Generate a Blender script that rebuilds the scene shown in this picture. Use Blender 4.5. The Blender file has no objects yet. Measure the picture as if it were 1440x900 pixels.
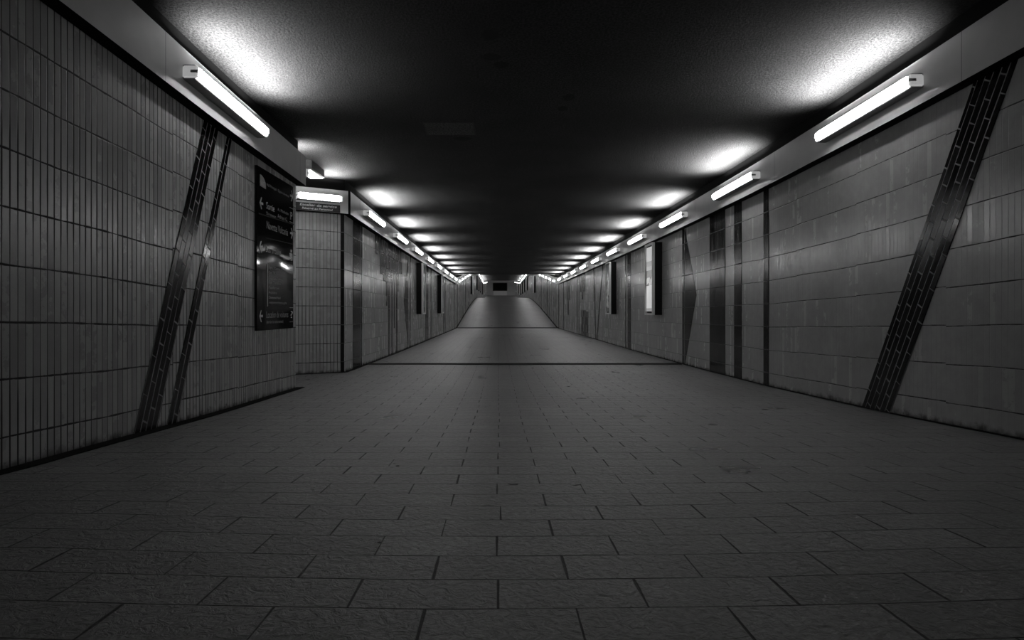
import bpy, bmesh, math, random
import numpy as np
from mathutils import Vector, Matrix

# ------------------------------------------------------------------ camera, world, exposure
C = bpy.context.scene.collection
SC = bpy.context.scene
F = 900.0                      # focal length in pixels of a 1440 wide frame
VX, VY = 701.0, 437.0          # where the tunnel axis meets the frame
CAMZ = 0.93                    # lens height above the level stretch of floor
LAMP = 29.0                    # radiance of the fluorescent diffusers
UPL, UPS, UPT = 118.0, 126.0, 20.0   # uplight added on each fitting to brighten the ceiling: watts per metre, spread, tilt

cd = bpy.data.cameras.new('camera'); cam = bpy.data.objects.new('camera', cd); C.objects.link(cam)
cd.sensor_width = 36; cd.lens = 36 * F / 1440
cd.shift_x = (720 - VX) / 1440; cd.shift_y = (VY - 450) / 1440
cd.clip_start = 0.02; cd.clip_end = 400
cam.location = (0, 0, CAMZ); cam.rotation_euler = (math.radians(90), 0, 0)
SC.camera = cam
w = bpy.data.worlds.new('world'); SC.world = w; w.use_nodes = True
w.node_tree.nodes['Background'].inputs[0].default_value = (0, 0, 0, 1)
w.node_tree.nodes['Background'].inputs[1].default_value = 0.0
SC.view_settings.view_transform = 'Standard'; SC.view_settings.look = 'None'
SC.view_settings.gamma = 1; SC.view_settings.exposure = -0.25
SC.view_settings.use_curve_mapping = False
SC.cycles.max_bounces = 8; SC.cycles.diffuse_bounces = 5; SC.cycles.glossy_bounces = 4
SC.cycles.sample_clamp_indirect = 4.0

# ------------------------------------------------------------------ the long profile of the passage
PY = [-14, 0, 3.6, 5, 7.5, 10, 14, 18, 34, 38.6, 48.9, 57.8, 66, 70, 90, 126]
PD = [.30, .642, .762, .822, .882, .905, .925, .93, .93, .545, -.315, -.93, -1.33, -1.4, -1.4, -3.2]
_yy = np.arange(-14, 126.01, 0.1); _dd = np.interp(_yy, PY, PD)
_k = np.ones(13) / 13.0
_ds = np.convolve(np.pad(_dd, 6, mode='edge'), _k, mode='valid')
def S(y):                      # floor height (world z) at depth y
    return CAMZ - float(np.interp(y, _yy, _ds))
def sm(a, b, t):
    t = min(1, max(0, (t - a) / (b - a))); return t * t * (3 - 2 * t)
def T(y):                      # the same profile for everything under the ceiling
    return S(y + 0.5 * sm(24, 33, y))
XL, XLF, XR = -2.30, -2.257, 3.16
SOF, FTOP, CEI, FP = 2.305, 2.635, 2.81, 0.10   # soffit, fascia top, ceiling height, fascia projection
YN, YF = 7.26, 9.36                 # the side opening on the left
YEND = 119.0
def ys(a, b, step=0.5):
    n = max(1, int(round((b - a) / step))); return [a + (b - a) * i / n for i in range(n + 1)]

# ------------------------------------------------------------------ materials
def nt(name):
    m = bpy.data.materials.new(name); m.use_nodes = True
    t = m.node_tree; b = t.nodes['Principled BSDF']; return m, t, b
def N(t, typ, **kw):
    n = t.nodes.new(typ)
    for k, v in kw.items():
        if k == 'ins':
            for i, x in v.items():
                if hasattr(x, 'links'): t.links.new(x, n.inputs[i])
                else: n.inputs[i].default_value = x
        else: setattr(n, k, v)
    return n
def Mt(t, op, a, b=0.0, c=0.0):
    return N(t, 'ShaderNodeMath', operation=op, ins={0: a, 1: b, 2: c}).outputs[0]
def grey(v): return (v, v, v, 1)
def mixc(t, f, a, b):
    n = N(t, 'ShaderNodeMix', data_type='RGBA')
    for idx, x in ((0, f), (6, a), (7, b)):
        if hasattr(x, 'links'): t.links.new(x, n.inputs[idx])
        else: n.inputs[idx].default_value = x
    return n.outputs[2]
def maprange(t, v, a, b, c=0.0, d=1.0, smooth=True):
    return N(t, 'ShaderNodeMapRange', interpolation_type='SMOOTHSTEP' if smooth else 'LINEAR',
             ins={0: v, 1: a, 2: b, 3: c, 4: d}).outputs[0]
def simple(name, col, rough=.5, metal=0.0, spec=.5, emit=None, noise=0.0):
    m, t, b = nt(name)
    b.inputs['Base Color'].default_value = grey(col)
    b.inputs['Roughness'].default_value = rough; b.inputs['Metallic'].default_value = metal
    b.inputs['Specular IOR Level'].default_value = spec
    if noise:
        no = N(t, 'ShaderNodeTexNoise', ins={'Scale': 14.0, 'Detail': 4.0})
        t.links.new(mixc(t, no.outputs[0], grey(col * (1 - noise)), grey(min(1, col * (1 + noise)))), b.inputs['Base Color'])
    if emit:
        b.inputs['Emission Color'].default_value = grey(1); b.inputs['Emission Strength'].default_value = emit
    return m

def tile_material(name, tile_col, joint_col, tw, th, v0, jw, jh, bond, rough=.22, tilt=.03, var=.10, jog=0.0, grime=0.0, jv=1.0, spec=.5, rv_=.12):
    m, t, b = nt(name); b.inputs['Specular IOR Level'].default_value = spec
    uv = N(t, 'ShaderNodeUVMap', uv_map='UVMap').outputs[0]
    se = N(t, 'ShaderNodeSeparateXYZ', ins={0: uv}); u, v = se.outputs[0], se.outputs[1]
    if jog:
        blk = Mt(t, 'FLOOR', Mt(t, 'DIVIDE', u, 1.13))
        wn = N(t, 'ShaderNodeTexWhiteNoise', noise_dimensions='1D', ins={'W': blk}).outputs[0]
        v = Mt(t, 'ADD', v, Mt(t, 'MULTIPLY', Mt(t, 'SUBTRACT', wn, .5), jog))
        sl = N(t, 'ShaderNodeTexNoise', noise_dimensions='2D', ins={'Vector': uv, 'Scale': 1.4, 'Detail': 1.0}).outputs[0]
        v = Mt(t, 'ADD', v, Mt(t, 'MULTIPLY', Mt(t, 'SUBTRACT', sl, .5), jog * .9))
    rv = Mt(t, 'DIVIDE', Mt(t, 'SUBTRACT', v, v0), th)
    ru = Mt(t, 'DIVIDE', u, tw)
    col = Mt(t, 'FLOOR', ru); fu = Mt(t, 'SUBTRACT', ru, col)
    if bond: rv = Mt(t, 'ADD', rv, Mt(t, 'MULTIPLY', col, bond))
    row = Mt(t, 'FLOOR', rv); fv = Mt(t, 'SUBTRACT', rv, row)
    eu = Mt(t, 'MULTIPLY', Mt(t, 'MINIMUM', fu, Mt(t, 'SUBTRACT', 1.0, fu)), tw)
    ev = Mt(t, 'MULTIPLY', Mt(t, 'MINIMUM', fv, Mt(t, 'SUBTRACT', 1.0, fv)), th)
    cell = N(t, 'ShaderNodeCombineXYZ', ins={0: col, 1: row}).outputs[0]
    wn = N(t, 'ShaderNodeTexWhiteNoise', noise_dimensions='2D', ins={'Vector': cell})
    ns = N(t, 'ShaderNodeTexNoise', noise_dimensions='2D', ins={'Vector': uv, 'Scale': 9.0, 'Detail': 5.0, 'Roughness': .65}).outputs[0]
    nl = N(t, 'ShaderNodeTexNoise', noise_dimensions='2D', ins={'Vector': uv, 'Scale': 1.1, 'Detail': 3.0}).outputs[0]
    # wear varies the width of the joints
    wv = maprange(t, nl, .35, .65, .55, 1.25)
    mu = maprange(t, Mt(t, 'DIVIDE', eu, wv), jw * .25, jw * .75, 1.0, 0.0)
    mv = maprange(t, Mt(t, 'DIVIDE', ev, maprange(t, ns, .3, .7, .6, 1.4)), jh * .3, jh * .75, 1.0, 0.0)
    mask = Mt(t, 'MAXIMUM', Mt(t, 'MULTIPLY', mu, jv), mv)
    tone = Mt(t, 'ADD', 1.0, Mt(t, 'MULTIPLY', Mt(t, 'SUBTRACT', wn.outputs[0], .5), var * 2))
    tone = Mt(t, 'MULTIPLY', tone, maprange(t, nl, .2, .8, .88, 1.12))
    tone = Mt(t, 'MULTIPLY', tone, maprange(t, ns, .25, .8, .93, 1.06))
    if grime:   # dirt splashed up from the floor, worn tile feet
        gr = Mt(t, 'ADD', se.outputs[1], Mt(t, 'MULTIPLY', Mt(t, 'SUBTRACT', ns, .5), .10))
        tone = Mt(t, 'MULTIPLY', tone, maprange(t, gr, -.01, .055, 1 - grime, 1.0))
    tc = N(t, 'ShaderNodeCombineColor', ins={0: Mt(t, 'MULTIPLY', tone, tile_col), 1: Mt(t, 'MULTIPLY', tone, tile_col), 2: Mt(t, 'MULTIPLY', tone, tile_col)}).outputs[0]
    t.links.new(mixc(t, mask, tc, grey(joint_col)), b.inputs['Base Color'])
    rr = Mt(t, 'ADD', Mt(t, 'MULTIPLY', wn.outputs[0], .10), Mt(t, 'MULTIPLY', ns, rv_))
    rr = Mt(t, 'ADD', rr, rough - .10)
    t.links.new(Mt(t, 'ADD', rr, Mt(t, 'MULTIPLY', mask, .5)), b.inputs['Roughness'])
    bump = N(t, 'ShaderNodeBump', ins={'Strength': .6, 'Distance': .004,
             'Height': Mt(t, 'ADD', Mt(t, 'SUBTRACT', 1.0, mask), Mt(t, 'MULTIPLY', ns, .25))}).outputs[0]
    dv = N(t, 'ShaderNodeVectorMath', operation='SUBTRACT', ins={0: wn.outputs[1], 1: (.5, .5, .5)}).outputs[0]
    dv = N(t, 'ShaderNodeVectorMath', operation='MULTIPLY', ins={0: dv, 1: (tilt * 2, tilt * 2, tilt * 1.2)}).outputs[0]
    nv = N(t, 'ShaderNodeVectorMath', operation='ADD', ins={0: bump, 1: dv}).outputs[0]
    nn = N(t, 'ShaderNodeVectorMath', operation='NORMALIZE', ins={0: nv}).outputs[0]
    t.links.new(nn, b.inputs['Normal'])
    return m

M = {}
M['tile'] = tile_material('glazed_wall_tile', .36, .012, .0502, .27, .155, .0082, .0088, 0, rough=.27, tilt=.011, var=.045, jog=.016, grime=.85)
M['tile_r'] = tile_material('glazed_wall_tile_smooth', .36, .02, .0502, .27, .155, .0050, .0070, 0, rough=.26, tilt=.005, var=.012, jog=.012, grime=.8, jv=.35, rv_=.04)
M['dark_stack'] = tile_material('dark_wall_tile', .010, .11, .0502, .27, .155, .0022, .0085, 0, rough=.22, tilt=.006, spec=.12, rv_=.02, var=.35, jv=.25)
M['dark_bond'] = tile_material('dark_diagonal_tile', .008, .22, .060, .27, .0, .0075, .0085, .6, rough=.20, tilt=.006, spec=.2, rv_=.02, var=.35)
M['mid_stack'] = tile_material('grey_wall_tile', .06, .03, .0502, .27, .155, .004, .0065, 0, rough=.28, tilt=.005, var=.10, rv_=.03, spec=.08)

def floor_material():
    m, t, b = nt('stone_floor_tile')
    uv = N(t, 'ShaderNodeUVMap', uv_map='UVMap').outputs[0]
    se = N(t, 'ShaderNodeSeparateXYZ', ins={0: uv}); u, v = se.outputs[0], se.outputs[1]
    tw, th = .3505, .175
    wob = N(t, 'ShaderNodeTexNoise', noise_dimensions='2D', ins={'Vector': uv, 'Scale': 1.7, 'Detail': 1.0}).outputs[0]
    v1 = Mt(t, 'ADD', v, Mt(t, 'MULTIPLY', Mt(t, 'SUBTRACT', wob, .5), .012))
    rv = Mt(t, 'DIVIDE', Mt(t, 'SUBTRACT', v1, 1.4846), th)
    row = Mt(t, 'FLOOR', rv); fv = Mt(t, 'SUBTRACT', rv, row)
    ru = Mt(t, 'ADD', Mt(t, 'DIVIDE', u, tw), Mt(t, 'MULTIPLY', Mt(t, 'FLOORED_MODULO', row, 2.0), .5))
    rj = N(t, 'ShaderNodeTexWhiteNoise', noise_dimensions='1D', ins={'W': row}).outputs[0]
    ru = Mt(t, 'ADD', ru, Mt(t, 'MULTIPLY', Mt(t, 'SUBTRACT', rj, .5), .04))
    col = Mt(t, 'FLOOR', ru); fu = Mt(t, 'SUBTRACT', ru, col)
    eu = Mt(t, 'MULTIPLY', Mt(t, 'MINIMUM', fu, Mt(t, 'SUBTRACT', 1.0, fu)), tw)
    ev = Mt(t, 'MULTIPLY', Mt(t, 'MINIMUM', fv, Mt(t, 'SUBTRACT', 1.0, fv)), th)
    cell = N(t, 'ShaderNodeCombineXYZ', ins={0: col, 1: row}).outputs[0]
    wn = N(t, 'ShaderNodeTexWhiteNoise', noise_dimensions='2D', ins={'Vector': cell})
    worn = N(t, 'ShaderNodeTexNoise', noise_dimensions='2D', ins={'Vector': uv, 'Scale': 3.2, 'Detail': 4.0}).outputs[0]
    fine = N(t, 'ShaderNodeTexNoise', noise_dimensions='2D', ins={'Vector': uv, 'Scale': 60.0, 'Detail': 6.0, 'Roughness': .6, 'Distortion': .6}).outputs[0]
    big = N(t, 'ShaderNodeTexNoise', noise_dimensions='2D', ins={'Vector': uv, 'Scale': .55, 'Detail': 3.0}).outputs[0]
    wv = maprange(t, worn, .3, .7, .45, 1.25)
    mu = maprange(t, Mt(t, 'DIVIDE', eu, wv), .0018, .0046, 1.0, 0.0)
    mv = maprange(t, Mt(t, 'DIVIDE', ev, wv), .0012, .0034, 1.0, 0.0)
    mask = Mt(t, 'MAXIMUM', mu, mv)
    tone = Mt(t, 'ADD', .72, Mt(t, 'MULTIPLY', wn.outputs[0], .56))
    tone = Mt(t, 'MULTIPLY', tone, maprange(t, worn, .25, .75, .78, 1.2))
    tone = Mt(t, 'MULTIPLY', tone, maprange(t, big, .3, .7, .85, 1.15))
    tone = Mt(t, 'MULTIPLY', tone, maprange(t, fine, .3, .7, .62, 1.38))
    g = Mt(t, 'MULTIPLY', tone, .118)
    tc = N(t, 'ShaderNodeCombineColor', ins={0: g, 1: g, 2: g}).outputs[0]
    t.links.new(mixc(t, mask, tc, grey(.006)), b.inputs['Base Color'])
    r = Mt(t, 'ADD', Mt(t, 'MULTIPLY', worn, .07), Mt(t, 'MULTIPLY', wn.outputs[0], .05))
    t.links.new(Mt(t, 'ADD', Mt(t, 'ADD', r, .25), Mt(t, 'MULTIPLY', mask, .4)), b.inputs['Roughness'])
    riven = N(t, 'ShaderNodeTexNoise', noise_dimensions='2D', ins={'Vector': uv, 'Scale': 24.0, 'Detail': 8.0, 'Roughness': .62, 'Distortion': 1.1}).outputs[0]
    h = Mt(t, 'ADD', Mt(t, 'MULTIPLY', riven, .9), Mt(t, 'MULTIPLY', Mt(t, 'SUBTRACT', 1.0, mask), .8))
    h = Mt(t, 'ADD', h, Mt(t, 'MULTIPLY', fine, .25))
    bump = N(t, 'ShaderNodeBump', ins={'Strength': 1.0, 'Distance': .013, 'Height': h}).outputs[0]
    t.links.new(bump, b.inputs['Normal'])
    b.inputs['Specular IOR Level'].default_value = .75
    return m
M['floor'] = floor_material()

def ceiling_material():
    m, t, b = nt('sprayed_ceiling')
    uv = N(t, 'ShaderNodeUVMap', uv_map='UVMap').outputs[0]
    se = N(t, 'ShaderNodeSeparateXYZ', ins={0: uv})
    n1 = N(t, 'ShaderNodeTexNoise', noise_dimensions='2D', ins={'Vector': uv, 'Scale': 55.0, 'Detail': 5.0, 'Roughness': .7}).outputs[0]
    n2 = N(t, 'ShaderNodeTexNoise', noise_dimensions='2D', ins={'Vector': uv, 'Scale': 1.3, 'Detail': 4.0}).outputs[0]
    base = Mt(t, 'MULTIPLY', maprange(t, n1, .34, .70, .002, .024), maprange(t, n2, .3, .7, .75, 1.2))
    def ell(cx, cy, rx, ry):
        a = Mt(t, 'POWER', Mt(t, 'DIVIDE', Mt(t, 'SUBTRACT', se.outputs[0], cx), rx), 2.0)
        c = Mt(t, 'POWER', Mt(t, 'DIVIDE', Mt(t, 'SUBTRACT', se.outputs[1], cy), ry), 2.0)
        q = Mt(t, 'ADD', Mt(t, 'ADD', a, c), Mt(t, 'MULTIPLY', Mt(t, 'SUBTRACT', n1, .5), .9))
        return maprange(t, q, .6, 1.1, 1.0, 0.0)
    for e in ((-.06, 4.65, .07, .09), (-.06, 5.02, .09, .07), (.02, 5.17, .07, .07), (.65, 5.9, .06, .1), (.62, 6.2, .05, .08), (-.4, 7.2, .12, .08)):
        base = Mt(t, 'MULTIPLY', base, Mt(t, 'SUBTRACT', 1.0, Mt(t, 'MULTIPLY', ell(*e), .85)))
    def box(cx, cy, rx, ry):
        a = Mt(t, 'ABSOLUTE', Mt(t, 'DIVIDE', Mt(t, 'SUBTRACT', se.outputs[0], cx), rx))
        c = Mt(t, 'ABSOLUTE', Mt(t, 'DIVIDE', Mt(t, 'SUBTRACT', se.outputs[1], cy), ry))
        return maprange(t, Mt(t, 'ADD', Mt(t, 'MAXIMUM', a, c), Mt(t, 'MULTIPLY', Mt(t, 'SUBTRACT', n1, .5), .3)), .9, 1.05, 1.0, 0.0)
    base = Mt(t, 'MULTIPLY', base, Mt(t, 'ADD', 1.0, Mt(t, 'MULTIPLY', box(-.52, 6.85, .27, .22), 3.0)))
    t.links.new(N(t, 'ShaderNodeCombineColor', ins={0: base, 1: base, 2: base}).outputs[0], b.inputs['Base Color'])
    b.inputs['Roughness'].default_value = .9; b.inputs['Specular IOR Level'].default_value = .15
    bump = N(t, 'ShaderNodeBump', ins={'Strength': 1.0, 'Distance': .02, 'Height': n1}).outputs[0]
    t.links.new(bump, b.inputs['Normal'])
    return m
M['ceiling'] = ceiling_material()

def fascia_material():
    m, t, b = nt('painted_fascia_metal')
    uv = N(t, 'ShaderNodeUVMap', uv_map='UVMap').outputs[0]
    se = N(t, 'ShaderNodeSeparateXYZ', ins={0: uv})
    fr = Mt(t, 'FRACT', Mt(t, 'DIVIDE', Mt(t, 'ADD', se.outputs[0], -1.36), 2.87))
    e = Mt(t, 'MULTIPLY', Mt(t, 'MINIMUM', fr, Mt(t, 'SUBTRACT', 1.0, fr)), 2.87)
    seam = maprange(t, e, .001, .004, 1.0, 0.0)
    n = N(t, 'ShaderNodeTexNoise', noise_dimensions='2D', ins={'Vector': uv, 'Scale': 5.0, 'Detail': 5.0}).outputs[0]
    base = maprange(t, n, .3, .7, .50, .53)
    c = N(t, 'ShaderNodeCombineColor', ins={0: base, 1: base, 2: base}).outputs[0]
    t.links.new(mixc(t, Mt(t, 'MULTIPLY', seam, .8), c, grey(.03)), b.inputs['Base Color'])
    t.links.new(maprange(t, n, .3, .7, .235, .265), b.inputs['Roughness'])
    b.inputs['Specular IOR Level'].default_value = .7
    return m
M['fascia'] = fascia_material()
M['black'] = simple('black_gutter', .004, .9, spec=.1)
M['soffit'] = simple('black_soffit_and_shade', .004, .8, spec=.1)
M['housing'] = simple('lamp_housing_grey', .20, .45)
M['lens'] = simple('lit_diffuser', .8, .4, emit=LAMP)
M['cap'] = simple('lamp_end_cap', .45, .35, emit=.35)
M['clip'] = simple('steel_clip', .35, .3, metal=1)
M['joint'] = simple('black_rubber_joint', .006, .7)
M['board'] = simple('black_gloss_board', .002, .05, spec=.25)
M['ink'] = simple('grey_white_lettering', .50, .4)
M['ink_dim'] = simple('dim_grey_lettering', .27, .4)
M['ink_line'] = simple('dark_grey_rule', .010, .6, spec=.1)
M['sign'] = simple('black_plastic_sign', .01, .3)
M['sign_ink'] = simple('pale_lettering', .42, .4)
M['casing'] = simple('black_board_casing', .003, .6, spec=.2)
M['alu'] = simple('brushed_aluminium', .75, .45, metal=.0, noise=.1)
M['plaster'] = simple('pale_end_wall', .70, .7, noise=.08)
M['pale'] = simple('pale_panel', .95, .5)
M['glass_dark'] = simple('dark_window_glass', .004, .08)
M['box'] = simple('grey_painted_box', .22, .4, noise=.1)

def poster_material(name, lo, hi, seed, emit, bands):
    m, t, b = nt(name)
    uv = N(t, 'ShaderNodeUVMap', uv_map='UVMap').outputs[0]
    se = N(t, 'ShaderNodeSeparateXYZ', ins={0: uv})
    mp = N(t, 'ShaderNodeMapping', ins={'Vector': uv, 'Location': (seed, seed * 1.7, 0), 'Scale': (4.0, 9.0, 1.0)}).outputs[0]
    n = N(t, 'ShaderNodeTexVoronoi', voronoi_dimensions='2D', ins={'Vector': mp, 'Scale': 1.4})
    mot = maprange(t, N(t, 'ShaderNodeSeparateColor', ins={0: n.outputs['Color']}).outputs[0], .2, .8, lo, hi)
    val = None
    for (a, c, v) in bands:
        inb = Mt(t, 'MULTIPLY', Mt(t, 'GREATER_THAN', se.outputs[1], a), Mt(t, 'LESS_THAN', se.outputs[1], c))
        x = Mt(t, 'MULTIPLY', inb, mot if v is None else v)
        val = x if val is None else Mt(t, 'ADD', val, x)
    c = N(t, 'ShaderNodeCombineColor', ins={0: val, 1: val, 2: val}).outputs[0]
    t.links.new(c, b.inputs['Base Color']); b.inputs['Roughness'].default_value = .25
    if emit:
        t.links.new(c, b.inputs['Emission Color']); b.inputs['Emission Strength'].default_value = emit
    return m
M['poster_a'] = poster_material('backlit_white_poster', .12, .7, 3.1, .55, ((.0, .05, .5), (.05, .40, .92), (.40, .53, None), (.53, .64, .22), (.64, .70, .6), (.70, .78, .5), (.78, 1.01, .85)))
M['poster_b'] = poster_material('mottled_poster', .06, .6, 7.7, .12, ((.0, .08, .12), (.08, .68, None), (.68, 1.01, .12)))
M['poster_c'] = poster_material('dark_poster', .02, .45, 1.3, .06, ((.0, .1, .2), (.1, .35, None), (.35, .6, .06), (.6, .85, None), (.85, 1.01, .03)))

# ------------------------------------------------------------------ helpers
def link(name, bm, mats, parent=None, smooth=False):
    me = bpy.data.meshes.new(name)
    bmesh.ops.recalc_face_normals(bm, faces=bm.faces)
    bm.to_mesh(me); bm.free()
    for x in (mats if isinstance(mats, (list, tuple)) else [mats]): me.materials.append(x)
    if smooth:
        for p in me.polygons: p.use_smooth = True
    o = bpy.data.objects.new(name, me); C.objects.link(o)
    if parent: o.parent = parent
    return o
def struct(o): o['kind'] = 'structure'; return o
def tag(o, label, cat, group=None):
    o['label'] = label; o['category'] = cat
    if group: o['group'] = group
    return o
def thing(name, loc, rz=0.0):
    o = bpy.data.objects.new(name, None); C.objects.link(o)
    o.location = loc; o.rotation_euler = (0, 0, rz); o.empty_display_size = .1
    return o
def box_bm(bm, x0, x1, y0, y1, z0, z1, bevel=0.0, mi=0):
    g = bmesh.ops.create_cube(bm, size=1)
    bmesh.ops.scale(bm, vec=(x1 - x0, y1 - y0, z1 - z0), verts=g['verts'])
    bmesh.ops.translate(bm, vec=((x0 + x1) / 2, (y0 + y1) / 2, (z0 + z1) / 2), verts=g['verts'])
    fs = list({f for v in g['verts'] for f in v.link_faces})
    for f in fs: f.material_index = mi
    if bevel:
        es = list({e for v in g['verts'] for e in v.link_edges})
        bmesh.ops.bevel(bm, geom=es, offset=bevel, segments=2, affect='EDGES', clamp_overlap=True)
def box(name, mat, x0, x1, y0, y1, z0, z1, parent=None, bevel=0.0):
    bm = bmesh.new(); box_bm(bm, x0, x1, y0, y1, z0, z1, bevel); return link(name, bm, mat, parent)

def strip(name, path, bot, top, off, mats, ufrom=0.0):
    """A wall or fascia along a plan path: front skin through path, back skin offset by off, closed.
    UV: u = length along the path, v = height above the floor."""
    bm = bmesh.new(); uvl = bm.loops.layers.uv.new('UVMap')
    rows = []; L = ufrom; prev = None
    for (x, y) in path:
        if prev: L += math.hypot(x - prev[0], y - prev[1])
        prev = (x, y); b_, t_ = bot(y), top(y); ox, oy = off
        a = [bm.verts.new((x, y, b_)), bm.verts.new((x, y, t_)),
             bm.verts.new((x + ox, y + oy, t_)), bm.verts.new((x + ox, y + oy, b_))]
        rows.append((a, L, b_ - S(y), t_ - S(y)))
    th = math.hypot(*off)
    def face(vs, uvs, mi=0):
        f = bm.faces.new(vs); f.material_index = mi
        for l, q in zip(f.loops, uvs): l[uvl].uv = q
    for (a, la, ba, ta), (b, lb, bb, tb) in zip(rows, rows[1:]):
        face([a[0], b[0], b[1], a[1]], [(la, ba), (lb, bb), (lb, tb), (la, ta)])
        face([a[1], b[1], b[2], a[2]], [(la, ta), (lb, tb), (lb, tb + th), (la, ta + th)])
        face([a[2], b[2], b[3], a[3]], [(la, ta), (lb, tb), (lb, bb), (la, ba)])
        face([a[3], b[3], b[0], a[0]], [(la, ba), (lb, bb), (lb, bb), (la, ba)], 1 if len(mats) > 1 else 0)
    for (a, la, ba, ta), s in ((rows[0], -1), (rows[-1], 1)):
        face([a[0], a[1], a[2], a[3]], [(la, ba), (la, ta), (la + s * th, ta), (la + s * th, ba)])
    return link(name, bm, mats)
def sheet(name, xs, yl, zf, mat, thick):
    bm = bmesh.new(); uvl = bm.loops.layers.uv.new('UVMap')
    g = [[bm.verts.new((x, y, zf(x, y))) for x in xs] for y in yl]
    for j in range(len(yl) - 1):
        for i in range(len(xs) - 1):
            f = bm.faces.new([g[j][i], g[j][i + 1], g[j + 1][i + 1], g[j + 1][i]])
            for l, (a, c) in zip(f.loops, ((i, j), (i + 1, j), (i + 1, j + 1), (i, j + 1))): l[uvl].uv = (xs[a], yl[c])
    o = link(name, bm, mat, smooth=True)
    md = o.modifiers.new('thickness', 'SOLIDIFY'); md.thickness = abs(thick); md.offset = -1 if thick > 0 else 1
    return o

# ------------------------------------------------------------------ floor, ceiling
def floor_z(x, y):
    z = S(y)
    if y < 3.2: z += .021 * min(1.3, (x / 1.2) ** 2) * (1 - sm(1.9, 3.2, y))
    return z
fx = [-4.2, -3.2, -2.5, -2.2, -1.9, -1.6, -1.3, -1.1, -.9, -.7, -.5, -.3, -.1, .1, .3, .5, .7, .9, 1.1, 1.3, 1.6, 1.9, 2.2, 2.6, 3.0, 3.4]
flo = struct(sheet('floor', fx, ys(-12, 6, .15) + ys(6, 36, .3)[1:] + ys(36, 124, .8)[1:], floor_z, M['floor'], -.12))
cei = struct(sheet('ceiling', [-4.2, -2.2, -1, 0, 1, 2, 3.06, 3.4], ys(-12, 124, .5), lambda x, y: T(y) + CEI, M['ceiling'], .12))
for o_, up in ((flo, False), (cei, True)):
    md = o_.modifiers['thickness']; nz = o_.data.polygons[0].normal.z
    md.offset = (-1 if nz > 0 else 1) if not up else (1 if nz > 0 else -1)

# ------------------------------------------------------------------ walls
topw = lambda y: T(y) + CEI
R_PATH = [(XR, y) for y in ys(-12, 122, .5)]
struct(strip('wall_right', R_PATH, lambda y: S(y) - .05, topw, (.18, 0), [M['tile_r']], ufrom=-12))
struct(strip('wall_left', [(XL, y) for y in ys(-12, YN, .4)], lambda y: S(y) - .05, topw, (-.18, 0), [M['tile']], ufrom=-12))
struct(strip('wall_left_far', [(XLF, y) for y in ys(YF, 122, .5)], lambda y: S(y) - .05, topw, (-.18, 0), [M['tile_r']], ufrom=YF))
# side opening towards the service stairs
DX, DY = -.866, -.5
def rp(s, o=0.0): return (XLF + DX * s + .5 * o, YF + DY * s - .866 * o)
struct(strip('wall_passage_far', [rp(s) for s in (0, .3, .6, .9, 1.2, 1.6, 2.1)], lambda y: S(y) - .05, topw, (-.06, .16), [M['tile']], ufrom=.0))
struct(strip('wall_passage_near', [(XL - .18, YN - .001), (-3.0, YN), (-4.0, YN)], lambda y: S(y) - .05, topw, (0, -.18), [M['tile']], ufrom=.0))
struct(strip('wall_passage_back', [(-4.0, YN - .2), (-4.0, 8.5)], lambda y: S(y) - .05, topw, (-.18, 0), [M['plaster']], ufrom=.0))
struct(box('wall_back', M['plaster'], -2.48, 3.34, -12.2, -12, S(-12) - .1, S(-12) + 2.75))

RC = [20]
# fascia bands under the ceiling
sof = lambda y: T(y) + SOF
cel = lambda y: T(y) + FTOP
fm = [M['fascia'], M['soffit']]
struct(strip('trim_1', [(XR - FP, y) for y in ys(-12, 122, .5)], sof, cel, (FP + .02, 0), fm, ufrom=-12))
struct(strip('trim_2', [(XL + FP, y) for y in ys(-12, YN + .05, .5)], sof, cel, (-FP - .02, 0), fm, ufrom=-12))
struct(strip('trim_3', [(XLF + FP, y) for y in ys(9.302, 122, .5)], sof, cel, (-FP - .02, 0), fm, ufrom=9.302))
struct(strip('trim_4', [rp(s, FP) for s in (-.03, .4, .8, 1.2, 1.6, 2.05)], sof, cel, (-.06, .10), fm))
struct(strip('trim_5', [(XL + .0, YN + .05), (-3.2, YN + .05), (-4.0, YN + .05)], sof, cel, (0, -.05), fm))
struct(box('trim_6', M['soffit'], -2.178, -2.150, 9.272, 9.306, T(9.3) + SOF, T(9.3) + FTOP))
# black sheets painting in the recess shadow between fascia top and ceiling
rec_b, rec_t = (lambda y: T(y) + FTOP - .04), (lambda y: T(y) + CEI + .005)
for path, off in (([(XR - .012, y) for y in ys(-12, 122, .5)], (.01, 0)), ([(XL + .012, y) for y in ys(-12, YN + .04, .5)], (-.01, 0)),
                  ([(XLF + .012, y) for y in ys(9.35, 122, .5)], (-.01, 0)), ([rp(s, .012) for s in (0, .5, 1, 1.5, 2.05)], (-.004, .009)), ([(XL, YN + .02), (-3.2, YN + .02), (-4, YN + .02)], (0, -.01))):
    struct(strip('trim_%d' % (40 + RC[0]), path, rec_b, rec_t, off, [M['soffit']])); RC[0] += 1

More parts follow.
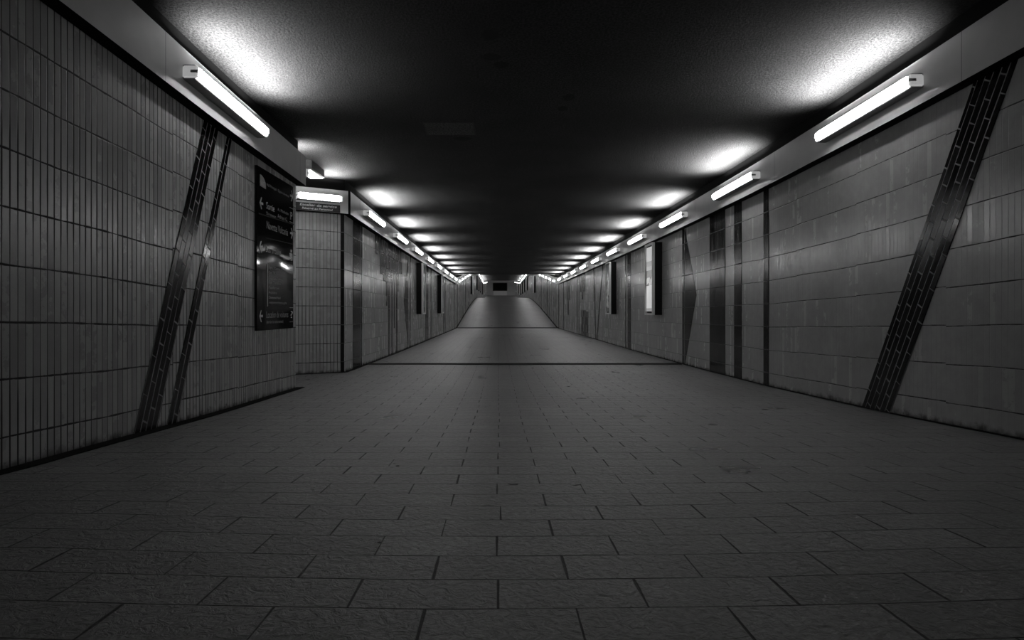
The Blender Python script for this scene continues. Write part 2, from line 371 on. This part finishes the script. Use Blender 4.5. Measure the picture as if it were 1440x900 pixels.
# gutters where the floor meets the walls
def gutter(name, path, off, h=.006):
    return struct(strip(name, path, lambda y: S(y) - .02, lambda y: S(y) + h, off, [M['black']]))
gutter('baseboard_left', [(XL + .085, y) for y in ys(-12, YN + .05, .3)], (-.09, 0))
gutter('baseboard_right', [(XR - .03, y) for y in ys(-12, 34, .3)], (.035, 0))
gutter('baseboard_left_far', [(XLF + .05, y) for y in ys(YF - .02, 34, .3)], (-.055, 0))
gutter('baseboard_passage', [rp(s, .07) for s in (0, .5, 1, 1.5, 2)], (-.035, .06))
gutter('baseboard_right_ramp', [(XR - .05, y) for y in ys(34, 66, .5)], (.055, 0), .02)
gutter('baseboard_left_ramp', [(XLF + .05, y) for y in ys(34, 66, .5)], (-.055, 0), .02)

# expansion joints across the floor
struct(box('trim_7', M['joint'], XLF + .05, XR - .06, 10.80, 10.95, S(10.9) - .02, S(10.9) + .018, bevel=.004))
struct(box('trim_8', M['joint'], XLF + .02, XR - .02, 33.9, 34.2, S(34) - .02, S(34) + .03, bevel=.004))

# ------------------------------------------------------------------ dark tile bands set into the walls
TRIM = [9]
def band(side, poly, mat, slant=None, proud=.006):
    """poly: (depth, height above floor) corners; slant: direction of the tiles"""
    x = {'R': XR - proud, 'L': XL + proud, 'F': XLF + proud}[side]; xb = x + (proud + .004) * (1 if side == 'R' else -1)
    bm = bmesh.new(); uvl = bm.loops.layers.uv.new('UVMap')
    a = [bm.verts.new((x, y, S(y) + h)) for y, h in poly]; b = [bm.verts.new((xb, y, S(y) + h)) for y, h in poly]
    d = Vector(slant).normalized() if slant else Vector((0, 1)); nrm = Vector((d.y, -d.x)); o = Vector(poly[0])
    def q(i):
        p = Vector(poly[i])
        if slant: p = p - o; return (p.dot(nrm), p.dot(d))
        return (p.x, p.y)
    f = bm.faces.new(a)
    for i, l in enumerate(f.loops): l[uvl].uv = q(i)
    f = bm.faces.new(b[::-1]); n = len(poly)
    for i, l in enumerate(f.loops): l[uvl].uv = q(n - 1 - i)
    for i in range(n):
        j = (i + 1) % n; f = bm.faces.new([a[i], b[i], b[j], a[j]])
        for l, k in zip(f.loops, (i, i, j, j)): l[uvl].uv = q(k)
    bmesh.ops.triangulate(bm, faces=[g for g in bm.faces if len(g.verts) > 4])
    ob = struct(link('trim_%d' % TRIM[0], bm, mat)); TRIM[0] += 1
    return ob
def vband(side, y0, y1, mat='dark_stack', h0=0.0, h1=SOF): return band(side, [(y0, h0), (y1, h0), (y1, h1), (y0, h1)], M[mat])
TP = SOF
band('R', [(5.16, 0), (5.555, 0), (4.25, TP), (3.89, TP)], M['dark_bond'], (-1.29, TP))
band('L', [(4.03, 0), (4.30, 0), (5.24, TP), (4.996, TP)], M['dark_bond'], (.955, TP))
band('L', [(4.43, 0), (4.57, 0), (5.505, TP), (5.42, TP)], M['dark_bond'], (.96, TP))
for a_, b_ in ((8.92, 9.56), (8.31, 8.57), (7.48, 7.62), (10.88, 10.99), (15.27, 15.65), (15.86, 15.93)): vband('R', a_, b_)
band('R', [(10.84, 0.0), (10.21, 1.16), (10.84, TP)], M['dark_stack'])
band('R', [(20.45, 0), (20.62, 0), (19.45, TP), (19.3, TP)], M['dark_stack'])
band('R', [(20.7, 0), (20.85, 0), (21.3, TP), (21.1, TP)], M['dark_stack'])
for a_, b_ in ((25.6, 25.85), (25.05, 25.2), (30.9, 31.3), (33.4, 33.8)): vband('R', a_, b_)
vband('R', 22.5, 23.1, 'mid_stack', .0, .9); vband('R', 23.12, 24.4, 'mid_stack', 0, .95)
vband('R', 23.3, 24.8, 'mid_stack', 1.65, TP); vband('R', 23.9, 24.3, 'mid_stack', 1.35, 1.64)
vband('R', 28.2, 29.6, 'mid_stack', 1.4, TP); vband('R', 28.7, 29.3, 'mid_stack', .75, 1.39)
vband('F', 9.92, 10.46); vband('F', 10.52, 10.57)
for (a_, b_, h_) in ((11.69, 12.0, 1.97), (12.0, 12.2, 2.07), (12.2, 12.55, 1.62), (12.55, 12.85, 1.50), (12.85, 13.1, 1.02),
                     (13.1, 13.28, .0), (13.5, 13.62, .0), (13.82, 13.92, .55), (14.1, 14.28, .0), (13.28, 13.5, 1.55), (13.62, 13.82, 1.75),
                     (13.92, 14.1, 1.75), (14.28, 14.5, 1.35), (14.5, 14.95, 1.78)):
    vband('F', a_, b_, 'mid_stack' if h_ > 1 else 'dark_stack', h_, TP)
band('F', [(16.0, 0.0), (16.0, TP), (15.24, 1.15)], M['dark_stack']); vband('F', 16.28, 16.40)
for a_, b_ in ((19.75, 20.55), (21.3, 21.5), (26.2, 26.6), (32.6, 33.0)): vband('F', a_, b_)
band('F', [(27.2, 0.0), (27.2, TP), (26.7, 1.15)], M['dark_stack'])
random.seed(4)
for side in ('R', 'F'):
    y = 35.0
    while y < 50:
        wd = random.choice((.25, .4, .9)); vband(side, y, y + wd, random.choice(('dark_stack', 'mid_stack', 'mid_stack'))); y += wd + random.uniform(.9, 2.2)
# the dark column of tiles closing the corner of the service opening
_b = strip('trim_%d' % TRIM[0], [rp(0, .006), rp(.055, .006)], lambda y: S(y), lambda y: T(y) + SOF, (-.002, .004), [M['dark_stack']]); struct(_b); TRIM[0] += 1

# ------------------------------------------------------------------ fluorescent wall lights
def prism(name, prof, x0, x1, mat, parent):        # profile (depth from wall, height) swept along local x
    bm = bmesh.new(); n = len(prof)
    a = [bm.verts.new((x0, -p, z)) for p, z in prof]; b = [bm.verts.new((x1, -p, z)) for p, z in prof]
    bm.faces.new(a); bm.faces.new(b[::-1])
    for i in range(n): bm.faces.new([a[i], b[i], b[(i + 1) % n], a[(i + 1) % n]])
    return link(name, bm, mat, parent)
def lamp_parts(root, L):
    h = L / 2
    prism('housing', [(0, -.048), (.012, -.053), (.082, -.050), (.086, -.044), (.086, .044), (.082, .050), (.012, .053), (0, .048)], -h, h, M['housing'], root)
    # rounded translucent lens
    bm = bmesh.new(); box_bm(bm, -h + .012, h - .012, -.122, -.082, -.040, .040)
    es = [e for e in bm.edges if all(v.co.y < -.12 for v in e.verts)] + [e for e in bm.edges if abs(e.verts[0].co.y - e.verts[1].co.y) > .02]
    bmesh.ops.bevel(bm, geom=es, offset=.020, segments=4, affect='EDGES')
    link('diffuser', bm, M['lens'], root)
    # area light added above the lens to make the bright ceiling patch
    ld = bpy.data.lights.new('added_uplight', 'AREA'); ld.shape = 'RECTANGLE'; ld.size = L - .06; ld.size_y = .035
    ld.energy = UPL * (L - .06); ld.spread = math.radians(UPS)
    lo = bpy.data.objects.new('added_uplight', ld); C.objects.link(lo); lo.parent = root
    lo.location = (0, -.103, .052); lo.rotation_euler = (math.radians(180 + UPT), 0, 0)
    for s in (-1, 1):
        bm = bmesh.new(); box_bm(bm, s * h - .014, s * h + .014, -.106, -.002, -.043, .043, .008)
        cap = link('end_cap', bm, M['cap'], root)
        bm = bmesh.new(); box_bm(bm, s * (h + .012) - .006, s * (h + .012) + .006, -.112, -.060, -.010, .010, .002)
        link('clip', bm, M['clip'], cap)
def copy_tree(o, parent=None):
    c = o.copy(); C.objects.link(c)
    if parent: c.parent = parent
    for ch in list(o.children): copy_tree(ch, c)
    return c
LL = 1.36
proto = thing('fluorescent_wall_light', (0, 0, 0)); lamp_parts(proto, LL)
used = [False]
ORD = ['first', 'second', 'third', 'fourth', 'fifth', 'sixth', 'seventh', 'eighth', 'ninth', 'tenth', 'eleventh', 'twelfth']
def place(x, y, z, rz, label, group, tilt=0.0):
    if used[0]: o = copy_tree(proto)
    else: o = proto; used[0] = True
    o.location = (x, y, z)
    o.rotation_euler = (0, tilt, rz)
    tag(o, label, 'wall light', group); return o
def side_lamp(side, y0, label, group):
    yc = y0 + LL / 2; z = T(yc) + 2.467; sl = (T(y0 + LL) - T(y0)) / LL
    if side == 'R': place(XR - FP, yc, z, -math.pi / 2, label, group, math.atan(sl))
    else: place((XL if y0 < 8 else XLF) + FP, yc, z, math.pi / 2, label, group, -math.atan(sl))
GR, GL = 'fluorescent lights along the right fascia', 'fluorescent lights along the left fascia'
for k in range(10):
    lab = ('large nearest fluorescent wall light on the right fascia, left of the slanted dark stripe top' if k == 0 else
           'lit fluorescent tube light on right fascia, %s from the camera on that side' % ORD[k])
    side_lamp('R', 4.61 + 2.87 * k, lab, GR)
side_lamp('L', 4.46, 'large nearest fluorescent wall light on left fascia above the slanted dark tile stripes', GL)
for k in range(8):
    side_lamp('L', 10.2 + 2.87 * k, 'lit fluorescent tube light on left fascia, %s one beyond the service sign corner' % ORD[k], GL)
for s, nm, y1 in (('R', 'right', 33.4), ('L', 'left', 33.2)):
    y = y1
    while y < 58: side_lamp(s, y, 'small distant fluorescent light on the %s fascia where the passage ramps upward' % nm, 'distant lights over the %s side of the ramp' % nm); y += 2.87
    while y < 116: side_lamp(s, y, 'tiny far fluorescent light on the %s fascia beyond the top of the ramp' % nm, 'far lights past the ramp on the %s' % nm); y += 2.87
for y in (-4.1, -9.8):  # unseen lamps behind the viewer, added only for their light
    side_lamp('R', y, 'added unseen fluorescent light on the right fascia behind the viewer', 'added unseen lights behind the viewer on the right')
    side_lamp('L', y, 'added unseen fluorescent light on the left fascia behind the viewer', 'added unseen lights behind the viewer on the left')
# on the end of the near left fascia, facing away from the viewer
place(-2.215 - LL / 2, YN + .05, T(7.3) + 2.467, math.pi, 'fluorescent wall light around the end of near left fascia, only its tip showing', GL)
# short one above the service sign
short = thing('fluorescent_wall_light', (0, 0, 0)); lamp_parts(short, .62)
px, py = rp(.40, FP)
short.location = (px, py, T(py) + 2.495); short.rotation_euler = (0, 0, math.atan2(.5, .866))
tag(short, 'short lit fluorescent light above the black service staircase sign', 'wall light')

# ------------------------------------------------------------------ lettering
def text(body, mat, size_h, width, origin, ux, uz, parent, name='lettering', lift=.001, shear=0.0, bold=0.0):
    cu = bpy.data.curves.new(name, 'FONT'); cu.body = body; cu.size = 1.0; cu.extrude = 0.0; cu.shear = shear; cu.offset = bold
    ob = bpy.data.objects.new(name, cu); C.objects.link(ob); bpy.context.view_layer.update()
    me = bpy.data.meshes.new_from_object(ob.evaluated_get(bpy.context.evaluated_depsgraph_get()))
    C.objects.unlink(ob); bpy.data.objects.remove(ob)
    co = [v.co for v in me.vertices]; x0 = min(c.x for c in co); x1 = max(c.x for c in co)
    ux = Vector(ux).normalized(); uz = Vector(uz).normalized(); n = ux.cross(uz)
    for v in me.vertices:
        p = Vector(origin) + ux * ((v.co.x - x0) / (x1 - x0) * width) + uz * (v.co.y / .70 * size_h) + n * lift
        v.co = p
    me.materials.clear(); me.materials.append(mat); me.name = name
    o = bpy.data.objects.new(name, me); C.objects.link(o)
    if parent: o.parent = parent; o.matrix_parent_inverse = Matrix.Identity(4)
    return o
def poly_part(name, pts, thick, mat, parent):
    """flat extruded outline in the local y (along), z plane, front at +x"""
    bm = bmesh.new()
    a = [bm.verts.new((thick, y, z)) for y, z in pts]; b = [bm.verts.new((0, y, z)) for y, z in pts]
    n = len(pts); bm.faces.new(a); bm.faces.new(b[::-1])
    for i in range(n): bm.faces.new([a[i], b[i], b[(i + 1) % n], a[(i + 1) % n]])
    return link(name, bm, mat, parent)

# ------------------------------------------------------------------ the direction board on the near left wall
BY0, BY1, BZ0, BZ1 = 6.035, 7.10, CAMZ - .19, CAMZ + 1.375
br = thing('direction_board', (XL, BY0, BZ0))
tag(br, 'tall black glossy direction board with white arrows and French lettering on left wall', 'sign')
bw, bh, BT = BY1 - BY0, BZ1 - BZ0, .022
def wavy():   # polished sheet, slightly buckled, so reflections bend
    bm = bmesh.new(); ny, nz = 16, 60
    g = [[bm.verts.new((BT + .0016 * math.sin(9 * k / nz + 5 * j / ny) * math.sin(math.pi * j / ny) * math.sin(math.pi * k / nz),
          bw * j / ny, bh * k / nz)) for j in range(ny + 1)] for k in range(nz + 1)]
    for k in range(nz):
        for j in range(ny): bm.faces.new([g[k][j], g[k][j + 1], g[k + 1][j + 1], g[k + 1][j]])
    ed = [e for e in bm.edges if e.is_boundary]
    r = bmesh.ops.extrude_edge_only(bm, edges=ed)
    for v in r['geom']:
        if isinstance(v, bmesh.types.BMVert): v.co.x = .001
    return bm
link('panel', wavy(), M['board'], br, smooth=False)
FRX = BT + .0035
def pz(px): return abs(XL) * F / (VX - px) - BY0            # pixel column -> metres along the board
def ph(px, py): return CAMZ + (VY - py) * (pz(px) + BY0) / F - BZ0
def btext(body, px0, px1, pyb, h, mat='ink', bold=0.0):
    a = (FRX, pz(px0), ph(px0, pyb)); return text(body, M[mat], h, pz(px1) - pz(px0), a, (0, 1, 0), (0, 0, 1), br, bold=bold, lift=0)
def arrow(px, py, d):
    cy, cz = pz(px), ph(px, py); s = .058
    P = [(-1, 0), (-.25, 1), (0.02, .95), (-.42, .2), (.62, .2), (.62, -.2), (-.42, -.2), (0.02, -.95), (-.25, -1)]
    pts = [(cy + d * -x * s * .95, cz + z * s) for x, z in P]
    if d > 0: pts = pts[::-1]
    pts = [(y, z) for y, z in pts]
    o = poly_part('arrow', pts, .0012, M['ink'], br)
    o.location.x = FRX - .0005; return o
arrow(406.4, 275.5, 1); arrow(364.5, 286, -1); arrow(406.4, 328, 1); arrow(364, 347.5, -1); arrow(364, 444.5, -1)
# operator's emblem: a quarter-round grey shield with letters
cy, cz = pz(362), ph(362, 261)
pts = [(cy, cz), (cy + .155, cz - .005)] + [(cy + .155 * math.cos(a), cz - .005 + .115 * math.sin(a) ** .8) for a in [math.pi / 2 * i / 8 for i in range(2, 9)]]
lg = poly_part('emblem', pts, .0012, M['ink_dim'], br); lg.location.x = FRX - .0005
t_ = text('SNCF', M['ink'], .045, .135, (FRX + .001, cy + .008, cz + .012), (0, 1, 0), (0, 0, 1), br, lift=0)
btext('Hall Principal - Espace de vente', 371.5, 403, 261, .028, 'ink_dim')
btext('Sortie', 371, 382.5, 293, .066); btext('A. Michelin', 387, 402.5, 296, .030, 'ink_dim')
btext('Simpson', 371, 384.5, 301.5, .030, 'ink_dim'); btext('Adrien G.', 387, 401, 306, .040, 'ink_dim')
btext('Navette Vulcania', 371.5, 401.5, 321, .074, 'ink_dim'); btext('Bus urbains', 370.5, 391.5, 354, .064, 'ink_dim')
btext('P', 405.3, 407.8, 308.5, .085)
btext('Location de voitures', 371, 402, 447, .066, 'ink_dim'); btext('(derrière le stationnement)', 371, 395, 455, .032, 'ink_dim')
for i, (s_, x1) in enumerate((('Ligne 1 Centre ville', 395), ('Gare T2C', 384), ('Beaumont Aubière', 394.5), ('Royat Chamalières', 391.5), ('Montferrand', 389), ('Aubière', 385.5), ('Champratel Nord', 391), ('renseignements et horaires au guichet', 400))):
    btext(s_, 374.5, x1, 377.5 + i * 7.05, .026, 'ink_dim')
btext('?', 405.5, 408.7, 447, .075).name = 'question_mark'
def rule(x0, y0, x1, y1, t=.004, mat='ink_line'):
    a, b, c, d = pz(x0), ph(x0, y0), pz(x1), ph(x1, y1)
    o = poly_part('divider', [(a, b), (c, d), (c, d + t), (a, b + t)], .001, M[mat], br); o.location.x = FRX - .0005
rule(360, 301, 410, 316.5, .012); rule(370, 335, 409, 344, .008); rule(373, 430.5, 410, 430.5)
rule(372, 371, 373.2, 371, -.42, 'ink_dim')
def pic_frame(px0, py, w_, h_):
    a, b = pz(px0), ph(px0, py); t = .006
    for (y0, y1, z0, z1) in ((a, a + w_, b, b + t), (a, a + w_, b + h_, b + h_ + t)):
        o = poly_part('pictogram', [(y0, z0), (y1, z0), (y1, z1), (y0, z1)], .001, M['ink_dim'], br); o.location.x = FRX - .0005
pic_frame(404, 312, .115, .155); pic_frame(404, 453, .115, .155)
# bus stop pictogram
a, b = pz(404), ph(404, 366)
for (dy, dz, ww, hh) in ((0, .03, .09, .05), (.02, .0, .03, .02), (.06, .0, .03, .02), (.03, .09, .05, .03)):
    o = poly_part('pictogram', [(a + dy, b + dz), (a + dy + ww, b + dz), (a + dy + ww, b + dz + hh), (a + dy, b + dz + hh)], .001, M['ink_dim'], br); o.location.x = FRX - .0005

# ------------------------------------------------------------------ service staircase sign
ang = math.atan2(.5, .866)
px, py = rp(.40, FP)
ss = thing('staircase_sign', (px, py, T(py) + SOF + .055), ang)
tag(ss, 'small black sign in pale letters below the short light at the side opening', 'sign')
bm = bmesh.new(); box_bm(bm, -.33, .31, -.012, 0, -.052, .056, .003); link('plate', bm, M['sign'], ss)
text('Escalier de service', M['sign_ink'], .034, .52, (-.26, -.0125, .010), (1, 0, 0), (0, 0, 1), ss, lift=.001, shear=.15, bold=.012)
text('Réservé au Personnel', M['sign_ink'], .028, .43, (-.23, -.0125, -.036), (1, 0, 0), (0, 0, 1), ss, lift=.001, shear=.15, bold=.012)

# metal box under the ceiling by the opening
jb = thing('ceiling_box', (-2.47, 8.42, T(8.42) + CEI))
tag(jb, 'small grey metal box under ceiling above the service opening light', 'junction box')
bm = bmesh.new(); box_bm(bm, -.10, .10, -.30, .30, -.115, 0, .006); link('body', bm, M['casing'], jb)
bm = bmesh.new(); box_bm(bm, -.085, .085, -.27, .27, -.125, -.113, .003); link('lid', bm, M['housing'], jb)

# ------------------------------------------------------------------ poster boards standing off the walls
def board_parts(root, W, H, post):     # local: x along the wall, -y towards the room
    bm = bmesh.new(); box_bm(bm, 0, W, -.142, .002, 0, H, .004); link('casing', bm, M['casing'], root)
    fr = bmesh.new(); t = .035
    for (x0, x1, z0, z1) in ((0, t, 0, H), (W - t, W, 0, H), (t, W - t, 0, t), (t, W - t, H - t, H)): box_bm(fr, x0, x1, -.192, -.140, z0, z1, .003)
    link('frame', fr, M['alu'], root)
    bm = bmesh.new(); box_bm(bm, t, W - t, -.150, -.141, t, H - t); link('backing', bm, M['casing'], root)
    bm = bmesh.new(); uvl = bm.loops.layers.uv.new('UVMap'); b = .035 + t
    box_bm(bm, b, W - b, -.172, -.149, b, H - b)
    for f in bm.faces:
        for l in f.loops: l[uvl].uv = ((l.vert.co.x - b) / (W - 2 * b), (l.vert.co.z - b) / (H - 2 * b))
    link('poster', bm, M[post], root)
protos = {}
def poster_board(side, y0, post, label, group, W=.64):
    if post not in protos:
        protos[post] = thing('poster_board', (0, 0, 0)); board_parts(protos[post], W, 1.41, post); o = protos[post]
    else: o = copy_tree(protos[post])
    sl = math.atan((S(y0 + W) - S(y0)) / W)
    if side == 'R': o.location = (XR, y0 + W, S(y0) + .835); o.rotation_euler = (0, 0, -math.pi / 2)
    else: o.location = (XLF, y0, S(y0) + .835); o.rotation_euler = (0, 0, math.pi / 2)
    tag(o, label, 'poster board', group)
GP = 'poster boards mounted on the passage walls'
poster_board('R', 12.36, 'poster_a', 'bright white backlit poster board on right wall, nearest poster of that side', GP)
poster_board('R', 17.16, 'poster_b', 'mottled grey poster board on right wall, second one from the camera', GP)
poster_board('L', 17.6, 'poster_c', 'dark poster board on left wall, nearest poster of that side', GP)
poster_board('L', 23.65, 'poster_c', 'dark poster board on left wall, the farther of its two before the ramp', GP)
for y in (52, 65.5, 72, 79, 87, 95, 103): poster_board('L', y, 'poster_c', 'tiny far poster board on left wall along and beyond the ramp', 'far poster boards on the left')
for y in (54.5, 69, 76, 83, 90, 98): poster_board('R', y, 'poster_b', 'tiny far poster board on right wall along and beyond the ramp', 'far poster boards on the right')

# ------------------------------------------------------------------ the far end
ZE = S(YEND)
struct(box('wall_end', M['plaster'], -2.5, 3.4, YEND, YEND + .2, ZE - .3, ZE + 3.2))
wn = thing('window_1', (0, YEND, ZE)); wn['kind'] = 'structure'
def epx(px, py): return ((px - VX) * (YEND - .1) / F, CAMZ + (VY - py) * (YEND - .1) / F - ZE)
(x0, z1), (x1, z0) = epx(693.3, 398), epx(713, 409)
bm = bmesh.new(); box_bm(bm, x0, x1, -.10, 0, z0, z1); link('pane', bm, M['glass_dark'], wn)
bm = bmesh.new()
for q in ((x0 - .06, x0, z0, z1), (x1, x1 + .06, z0, z1), (x0 - .06, x1 + .06, z1, z1 + .08)): box_bm(bm, q[0], q[1], -.14, 0, q[2], q[3], .005)
link('frame', bm, M['box'], wn)
(x0, z1), (x1, z0) = epx(694, 409.1), epx(713, 416.5)
pn = box('low_panel', M['pale'], x0, x1, YEND - .12, YEND - .005, ZE, ZE + z1, bevel=.01)
tag(pn, 'pale grey low panel under the dark window at far end', 'panel')
def rail(pts, label):
    cu = bpy.data.curves.new('handrail', 'CURVE'); cu.dimensions = '3D'; cu.bevel_depth = .03; cu.bevel_resolution = 3
    sp = cu.splines.new('POLY'); sp.points.add(len(pts) - 1)
    for p, q in zip(sp.points, pts): p.co = (*q, 1)
    ob = bpy.data.objects.new('handrail', cu); C.objects.link(ob); bpy.context.view_layer.update()
    me = bpy.data.meshes.new_from_object(ob.evaluated_get(bpy.context.evaluated_depsgraph_get())); C.objects.unlink(ob); bpy.data.objects.remove(ob)
    me.materials.clear(); me.materials.append(M['alu']); o = bpy.data.objects.new('handrail', me); C.objects.link(o)
    tag(o, label, 'handrail')
rail([(-2.15, 106, S(106) + .95), (-2.1, 117.5, S(117.5) + .95), (-2.1, 117.6, S(117.6) + .01)], 'thin metal handrail along the left wall near far end')
rail([(3.0, 106, S(106) + .95), (2.95, 117.5, S(117.5) + .95), (2.95, 117.6, S(117.6) + .01)], 'thin metal handrail along the right wall near far end')
